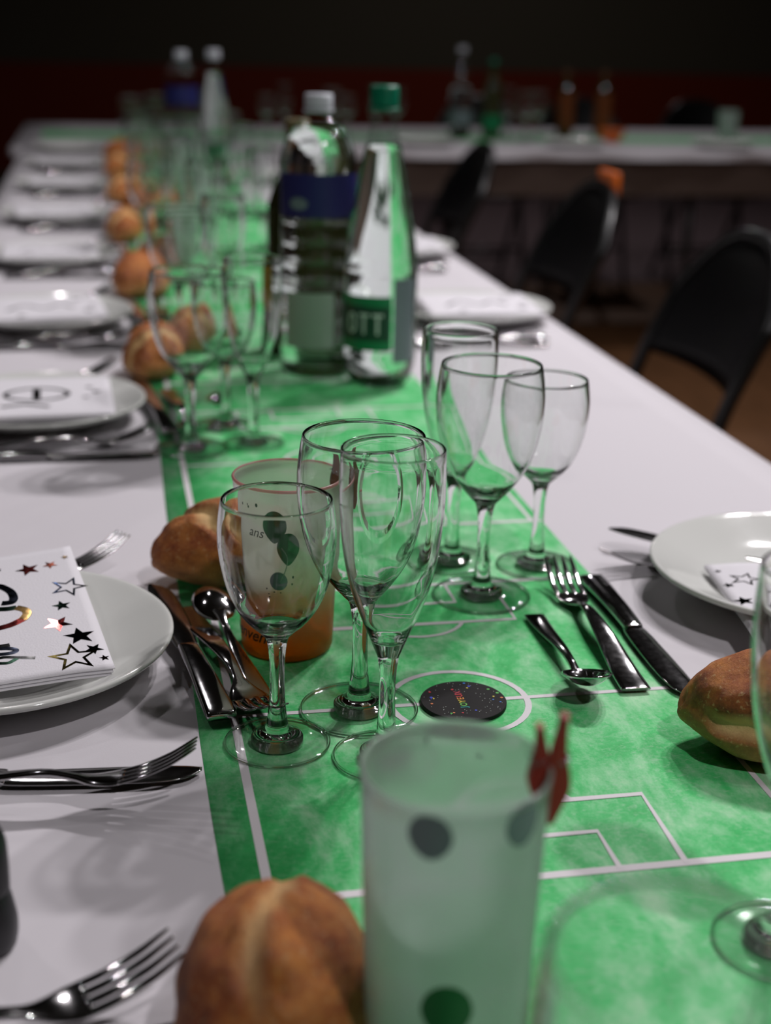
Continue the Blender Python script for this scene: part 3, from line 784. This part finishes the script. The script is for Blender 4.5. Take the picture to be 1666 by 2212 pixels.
# ------------------------------------------------------------------ coaster
def coaster():
    root = empty('round_coaster', (.2145, .7925, TZ+RZ+.0003), 0, 'black round card disc with coloured dots in the centre circle of the runner', 'coaster')
    r = .0275
    lathe('disc', [(0, 0), (r-.0003, 0), (r, .0003), (r, .0024), (r-.0003, .0027), (0, .0027)], M['coaster'], root, 64, smooth=False)
    cols = [('teal', (.03, .45, .40)), ('green', (.15, .5, .08)), ('yellow', (.65, .55, .05)), ('orange', (.65, .25, .03)), ('red', (.5, .03, .03)), ('crimson', (.4, .02, .05))]
    for k, ch in enumerate('JOYEUX'):
        V, F = text_mesh(ch, .0062, 0, .0001)
        V = [(-v[1]-.0015, v[0]-.0105+k*.0042, .0029) for v in V]
        mesh_obj('lettering', V, F, simple('print_'+cols[k][0], cols[k][1], .4), root, smooth=False)
    random.seed(11)
    pal = [(.05, .08, .6), (.1, .5, .08), (.7, .6, .08), (.7, .22, .08), (.6, .03, .05), (.05, .2, .6)]
    for k, c in enumerate(pal):
        V, F = [], []
        for q in range(3 if k else 4):
            a = random.random()*6.28; rr = r*(.55+.36*random.random()); s = .0007+.0004*random.random()
            v, f = disc(s, s, 8, 1); b = len(V); V += [(x+rr*cos(a), y+rr*sin(a), .0029) for x, y in v]; F += [tuple(b+i for i in t) for t in f]
        mesh_obj('confetti_print', V, F, simple('confetti_%d' % k, c, .4), root, smooth=False)
    V, F = [], []
    for q in range(60):
        a = random.random()*6.28; rr = r*(.35+.58*sqrt(random.random())); s = .00028
        v, f = disc(s, s, 6, 1); b = len(V); V += [(x+rr*cos(a), y+rr*sin(a), .0029) for x, y in v]; F += [tuple(b+i for i in t) for t in f]
    o = mesh_obj('glitter_print', V, F, M['white_ink'], root, smooth=False); o['kind'] = 'stuff'
coaster()

# ------------------------------------------------------------------ bottles
def shell_prof(P, t, n=4, close=True):
    o_ = crom(P, n); return o_
def bottle(x, y, prof, label, cap_mat, cap_r, cap_h, labels, water_top=None, rz=0, mat_='thin_plastic', sc=1):
    root = empty('water_bottle', (x, y, TZ+RZ+.0003), rz, label, 'bottle')
    P = crom(prof, 4)
    lathe('bottle_body', [(0, .004), (prof[0][0]*.6, .003)]+P, M[mat_], root, 56)
    if water_top:
        Wp = [(max(r-.0008, .001), z+.001) for r, z in P if z < water_top]
        lathe('water', [(0, .0052), (prof[0][0]*.6, .0045)]+Wp+[(0, Wp[-1][1])], M['water'], root, 56)
    H = prof[-1][1]
    n = 56; cp = [(cap_r, H-.004), (cap_r, H+cap_h*.85), (cap_r*.93, H+cap_h), (0, H+cap_h)]
    lathe('cap', cp, cap_mat, root, 40)
    lathe('neck_ring', [(prof[-1][0], H-.010), (cap_r*1.08, H-.009), (cap_r*1.08, H-.006), (prof[-1][0], H-.005)], cap_mat, root, 40)
    for (a0, a1, zl, zh, m, extra) in labels:
        V, F = [], []; k = 30
        for j in range(5):
            z = zl+(zh-zl)*j/4
            r = max([rr for rr, zz in P if abs(zz-z) < .02] or [.04])+.0007+extra
            for i in range(k+1):
                a = radians(a0+(a1-a0)*i/k); V.append((r*cos(a), r*sin(a), z))
        for j in range(4):
            for i in range(k): q = j*(k+1)+i; F.append((q, q+1, q+k+2, q+k+1))
        mesh_obj('label', V, F, m, root)
    return root
def ribbed(r, z0, z1, n, d=.0012):
    out = []
    for k in range(n):
        z = z0+(z1-z0)*k/n; dz = (z1-z0)/n
        out += [(r, z), (r, z+dz*.6), (r-d, z+dz*.8)]
    return out
P1 = [(.040, .001), (.0445, .006), (.0450, .014)]+ribbed(.0450, .020, .190, 7)+[(.0450, .192), (.0452, .246), (.0448, .256), (.0430, .268), (.0360, .284), (.0240, .300), (.0150, .309), (.0132, .314), (.0132, .320)]
cb = bottle(.255, 1.708, P1, 'clear water bottle with blue label and white cap on the runner', M['cap_white'], .0165, .011, [(-175, -10, .193, .243, M['blue_label'], 0), (-152, -72, .038, .105, M['pale_label'], 0)], .296)
V_, F_ = disc(.012, .007)
mesh_obj('label_emblem', wrap(V_, -128, .209, lambda z: .0468), F_, M['balloon_grey'], cb)
# petaloid base with a conic shoulder
P2 = [(.030, .001), (.038, .010), (.0430, .030), (.0436, .050), (.0436, .128), (.0432, .140), (.0400, .170), (.0330, .215), (.0240, .262), (.0165, .292), (.0140, .305), (.0135, .326)]
gb = bottle(.320, 1.641, P2, 'clear sparkling water bottle with green cap and green label on the runner', M['cap_green'], .0165, .018, [(-192, -83, .048, .112, M['green_label'], .0001), (-188, -86, .060, .100, M['dkgreen_label'], .0004), (-80, -40, .034, .132, M['balloon_grey'], 0)], .285)
bar = [(-.0065+.013*i/10, .0105) for i in range(11)]; stem_ = [(0, .012-.024*i/6) for i in range(7)]
ring = [(.0055*cos(2*pi*i/24), .0105*sin(2*pi*i/24)) for i in range(25)]
for k, segs_ in enumerate(([(ring, .0034)], [(bar, .0034), (stem_, .0034)], [(bar, .0034), (stem_, .0034)])):
    V_, F_ = strips(segs_, 0)
    mesh_obj('lettering', wrap(V_, -146+k*21, .080, lambda z: .0453), F_, M['white_ink'], gb)
# wine bottle behind
P3 = [(.034, .001), (.0375, .006), (.0380, .02), (.0380, .175), (.0370, .190), (.0300, .212), (.0190, .232), (.0145, .245), (.0140, .285)]
wb = bottle(.2455, 1.825, P3, 'olive glass wine bottle with yellow label standing behind the blue-label water bottle', simple('khaki_foil', (.16, .13, .06), .4), .0155, .010, [(-250, -100, .060, .125, M['yellow'], 0)], None, mat_='wine_glass')
wb.name = 'wine_bottle'
# far bottles
o = bottle(.226, 4.00, P1, 'blurred water bottle with blue label, far away at the top left', M['cap_white'], .0165, .011, [(-175, -10, .193, .243, M['blue_label'], 0)], None)
o = bottle(.300, 3.85, P2, 'blurred clear bottle with pointed shoulder beside the far blue-label bottle', M['cap_white'], .0165, .012, [(-175, -10, .05, .11, M['green_label'], 0)], .285, sc=.9)
o = bottle(1.37, 5.50, P2, 'grey blurred bottle on the crosswise table far behind, left of the green one', M['cap_white'], .0165, .012, [(-200, 20, .05, .11, M['balloon_grey'], 0)], .2)
o = bottle(1.50, 5.52, P3, 'olive green blurred bottle on the crosswise table far behind', M['cap_green'], .0155, .010, [(-200, 20, .03, .09, M['green_label'], 0)], None, mat_='wine_glass')
M['juice_cap'] = simple('juice_cap', (.12, .04, .01), .5)
for k, x in enumerate((1.83, 1.985)):
    o = bottle(x, 5.62, P3, ('left' if k == 0 else 'right')+' of two faint orange juice bottles on the crosswise table', M['juice_cap'], .0155, .010, [(-200, 20, .03, .20, simple('juice_%d' % k, (.16, .035, .004), .4), 0)], None, mat_='wine_glass')
    o.name = 'juice_bottle'; o.scale = (.9, .9, .86)
cup(2.47, 5.50, .118, .036, .042, M['frost'], 'pale blurred cup at the right end of the crosswise table, left of another one')
cup(2.71, 5.48, .110, .034, .038, M['frost'], 'pale blurred cup cut by the right edge on the crosswise table')
o, _ = cup(1.935, 5.36, .050, .030, .052, M['orange'], 'small orange bowl on the crosswise table far behind', 'bowl'); o.name = 'orange_bowl'
put_glass('big', 1.60, 5.40, 'wine glass on the crosswise table, left of the small orange bowl')
put_glass('big', 1.68, 5.50, 'wine glass on the crosswise table, nearest left of the small orange bowl')
put_glass('flute', 1.575, 5.56, 'champagne flute behind the wine glasses on the crosswise table')
for k, (x, y) in enumerate(((.86, 5.42), (.93, 5.50), (1.02, 5.40), (1.12, 5.52), (.62, 5.45), (.70, 5.56))):
    put_glass(('big', 'small', 'flute')[k % 3], x, y, ('large glass', 'small glass', 'flute')[k % 3]+' on the crosswise table behind the two water bottles, '+('first', 'second', 'third', 'fourth', 'fifth', 'sixth')[k]+' of six counted')
for k, (x, y) in enumerate(((1.72, 5.14), (2.3, 5.14), (1.15, 5.14))):
    put_plate(x, y, 'white plate on the front of the crosswise table, '+('in the middle, below the orange bowl', 'rightmost of three', 'leftmost of three')[k])

# ------------------------------------------------------------------ the other places of the long table
YP = [1.52, 2.02, 2.56, 3.11, 3.70, 4.26, 4.80]
ORD = ['second', 'third', 'fourth', 'fifth', 'sixth', 'seventh', 'eighth']
def surfP(u, v): return .0255-.0012*max(0, .2-u)/.2
def SP(k):
    P = [('star', (.80, .80, .05, .2), 'rust'), ('star', (.92, .55, .04, .1), 'teal'), ('star', (.86, .3, .06, .4), 'navy'), ('star', (.9, .9, .03, .1), 'olive'), ('star', (.3, .15, .05, .1), 'red')]
    if k == 0:
        P = [('star', (.86, .70, .035, .2), 'olive'), ('star', (.90, .58, .045, .1), 'blue'), ('star', (.83, .44, .03, .1), 'teal'),
             ('stroke', ([(.52+.20*cos(a*pi/12), .55+.16*sin(a*pi/12)) for a in range(25)], .035), 'black'), ('stroke', ([(.52, .42), (.52, .56), (.52, .68)], .05), 'black'), ('stroke', ([(.3, .25), (.45, .3), (.6, .22)], .04), 'rust')]
    else: P.append(('stroke', (crom([(.2, .4), (.35, .6), (.5, .45), (.65, .6), (.75, .45)], 4), .03), 'navy'))
    return P
for k, yp in enumerate(YP):
    o_ = ORD[k]; row = o_+' place of the left row'
    put_plate(-.078-.012*(k > 1), yp, 'white plate of the '+row+', counting from the camera')
    if k < 6: napkin((-.158-.012*(k > 1), yp-.085, TZ), radians(6 if k % 2 else 2), .165, surfP, SP(k), 'printed paper napkin on the plate of the '+row)
    if k < 6:
        put_cut('knife', (-.16, yp-.150, z0), (.040, yp-.158, .0022), 'knife in front of the plate at the '+row)
        put_cut('fork', (-.155, yp-.135, .004), (.030, yp-.112, .006), 'fork in front of the plate at the '+row)
    if k < 4:
        put_cut('knife', (.062, yp-.09, .0040), (.040, yp+.085, .010), 'knife on the runner edge at the '+row)
        put_cut('spoon', (.108, yp-.07, .0045), (.124, yp+.07, .0075), 'spoon lying face down on the runner at the '+row, pi)
        put_cut('fork', (.066, yp+.085, .006), (.086, yp-.10, .007), 'fork on the runner at the '+row)
        put_cut('fork', (-.165, yp+.073, .003), (.013, yp+.167, .014), 'fork poking out behind the plate of the '+row)
bl = [(.055, 1.71, 80, 'front one of two bread rolls beside the second left plate'), (.110, 1.815, 60, 'back one of two bread rolls beside the second left plate'),
      (.053, 2.26, 75, 'front one of two bread rolls beyond the third left plate'), (.098, 2.455, 30, 'back one of two bread rolls beyond the third left plate'),
      (.043, 2.83, 85, 'small-looking bread roll beside the fourth left plate'), (.104, 3.22, 20, 'bread roll on the runner beyond the fifth left plate'), (.050, 3.46, 80, 'bread roll at the runner edge near the fifth left plate'),
      (.055, 4.02, 60, 'far bread roll at the left edge of the runner near the sixth plate'), (.07, 4.50, 40, 'far bread roll at the left edge of the runner near the seventh plate'),
      (.215, 4.30, 50, 'far bread roll in the middle of the runner behind the glasses, left one'), (.320, 4.20, 70, 'far bread roll in the middle of the runner behind the glasses, right one')]
for k, (x, y, a, lb) in enumerate(bl): put_bread((B4, B1, B2)[k % 3], x, y, radians(a), lb, first=(k == 0))
gl = [(0, 'big', .080, 1.385), (0, 'flute', .144, 1.398), (0, 'small', .122, 1.470),
      (1, 'big', .095, 1.900), (1, 'flute', .160, 1.930), (1, 'small', .120, 1.985),
      (2, 'big', .085, 2.57), (2, 'flute', .17, 2.44), (2, 'small', .145, 2.63),
      (3, 'big', .10, 3.00), (3, 'flute', .16, 2.98), (3, 'small', .13, 3.10),
      (4, 'big', .10, 3.58), (4, 'flute', .17, 3.55), (4, 'small', .13, 3.70),
      (5, 'big', .10, 4.14), (5, 'flute', .16, 4.12), (5, 'small', .13, 4.30), (6, 'big', .11, 4.66), (6, 'flute', .18, 4.62)]
NM = {'big': 'large wine glass', 'small': 'small wine glass', 'flute': 'champagne flute'}
for k, kind, x, y in gl: put_glass(kind, x, y, NM[kind]+' on the runner at the '+ORD[k]+' place of the left row')
gr = [('big', .245, 2.62), ('flute', .30, 2.70), ('small', .335, 2.58), ('big', .26, 3.25), ('flute', .32, 3.30), ('small', .34, 3.18), ('big', .235, 3.70), ('flute', .33, 3.75), ('big', .27, 4.5), ('flute', .33, 4.45)]
for k, (kind, x, y) in enumerate(gr): put_glass(kind, x, y, NM[kind]+' behind the bottles, '+('nearest', 'nearest', 'nearest', 'second', 'second', 'second', 'third', 'third', 'farthest', 'farthest')[k]+' group right of the runner centre')
cup(.137, 2.37, .120, .0315, .0362, M['frost'], 'pale frosted cup standing among the glasses at the third left place')
cup(.200, 3.05, .120, .0315, .0362, M['frost'], 'pale frosted cup among the glasses at the fifth left place')
cup(.205, 3.62, .120, .0315, .0362, M['frost'], 'pale frosted cup among the glasses at the sixth left place')
# right row
for k, (y, w_) in enumerate(((2.015, 'behind the right-hand glasses, with a bright glint'), (2.62, 'far behind, beside the green-label bottle'), (3.25, 'third beyond the bottles on the right row'), (3.9, 'fourth beyond the bottles on the right row'))):
    put_plate(.530, y, 'white plate of the right row '+w_)
    if k < 2:
        napkin((.452, y-.082, TZ), radians(-3), .165, surfP, SP(2), 'printed paper napkin on the right row plate '+w_)
        put_cut('knife', (.600, y-.150, z0), (.400, y-.165, .0022), 'knife in front of the right row plate '+w_)
        put_cut('fork', (.590, y-.185, z0), (.400, y-.180, .003), 'fork in front of the right row plate '+w_)

# black object cut by the left edge
def shaker():
    root = empty('pepper_shaker', (-.0665, .583, TZ+.001), 0, 'small rounded black shaker cut off by the lower left edge of the picture', 'shaker')
    lathe('body', crom([(.001, 0), (.017, .0005), (.0205, .006), (.0215, .018), (.0195, .032), (.0175, .042)], 5), M['black'], root, 40)
    lathe('lid', crom([(.0175, .0425), (.0180, .046), (.0180, .066), (.0165, .080), (.0110, .089), (.0001, .092)], 5), M['black'], root, 40)
shaker()
bpy.data.objects['pepper_shaker'].scale = (.74, .74, .72)

# ------------------------------------------------------------------ folding chairs
def folding_chair():
    """faces -x; back on the +x side; origin on the floor under the seat front foot line"""
    root = empty('folding_chair')
    hw = .185
    def fx(z): return .215-(.62-z)*.35 if z < .62 else .215+(z-.62)*.48
    def top(t): return .845-.115*abs(t)**2.6
    arch = [(fx(top(t)), t*hw, top(t)) for t in [-1+2*i/16 for i in range(17)]]
    legs_ = [(fx(z), -hw, z) for z in (0, .2, .4, .55, .62, .70)]
    tube('frame_tube', crom(legs_+arch[0:]+[(x, -y, z) for x, y, z in reversed(legs_)], 2), .0125, M['tube'], root)
    for s in (-1, 1):
        tube('rear_leg', [(.02, s*(hw-.03), .44), (.34, s*(hw-.03), 0)], .0115, M['tube'], root)
    V, F = [], []
    n = 16; m_ = 8
    for j in range(m_+1):
        for i in range(n+1):
            t = -1+2*i/n; z = .62+(top(t)-.62)*j/m_
            V.append((fx(z)+.030*(1-t*t)*(1-(j/m_)**3), t*hw, z))
    for j in range(m_):
        for i in range(n): a = j*(n+1)+i; F.append((a, a+1, a+n+2, a+n+1))
    o = mesh_obj('backrest', V, F, M['chair'], root)
    md = o.modifiers.new('solid', 'SOLIDIFY'); md.thickness = .014; md.offset = 0
    V, F = [], []
    for j in range(7):
        for i in range(9):
            u = -1+2*i/8; v = j/6; V.append((-.20+.36*v, u*(hw-.012)*(1-.12*(1-v)**2), .452-.012*(1-u*u)))
    for j in range(6):
        for i in range(8): a = j*9+i; F.append((a, a+1, a+10, a+9))
    o = mesh_obj('seat', V, F, M['chair'], root)
    md = o.modifiers.new('solid', 'SOLIDIFY'); md.thickness = .016; md.offset = 0
    tube('stretcher', [(fx(.18), -hw, .18), (fx(.18), hw, .18)], .008, M['tube'], root)
    tube('rear_stretcher', [(.25, -hw+.03, .12), (.25, hw-.03, .12)], .008, M['tube'], root)
    return root
CH = folding_chair()
def put_chair(x, y, rz, label, first=False):
    o = CH if first else copy_tree(CH)
    o.location = (x, y, 0); o.rotation_euler = (0, 0, rz); relabel(o, label, 'chair', 'black folding chairs'); return o
put_chair(.735, 2.19, 0, 'black folding chair at the right edge of the picture, nearest the camera', True)
ch2 = put_chair(.745, 2.99, 0, 'black folding chair with an orange sticker on top, second from the camera on the right')
ch3 = put_chair(.745, 3.98, 0, 'black folding chair just right of the green-cap bottle')
put_chair(-.375, 3.75, pi, 'black folding chair left of the table, nearer of the two left ones')
put_chair(-.375, 4.70, pi, 'black folding chair left of the table, farther of the two left ones')
for k, x in enumerate((1.75, 2.25, 2.85)):
    put_chair(x, 6.42, pi/2-.0, 'black folding chair behind the crosswise table, '+('leftmost', 'middle', 'rightmost')[k]+' of three')
o = box_obj('orange_sticker', (-.004, .012, -.05, .05, -.024, .024), M['orange'], ch2, .003)
o.location = (.322, -.03, .852)

# real refracted light of the lamps through the glasses
for o in bpy.data.objects:
    if o.type == 'LIGHT': o.data.cycles.is_caustics_light = True
    elif o.type == 'MESH':
        n = o.name.split('.')[0]
        if n in ('bowl', 'bowl_lining', 'lip', 'stem') and o.data.materials and 'clear_glass' in o.data.materials[0].name: o.cycles.is_caustics_caster = True
        if n in ('runner_sheet', 'tablecloth'): o.cycles.is_caustics_receiver = True
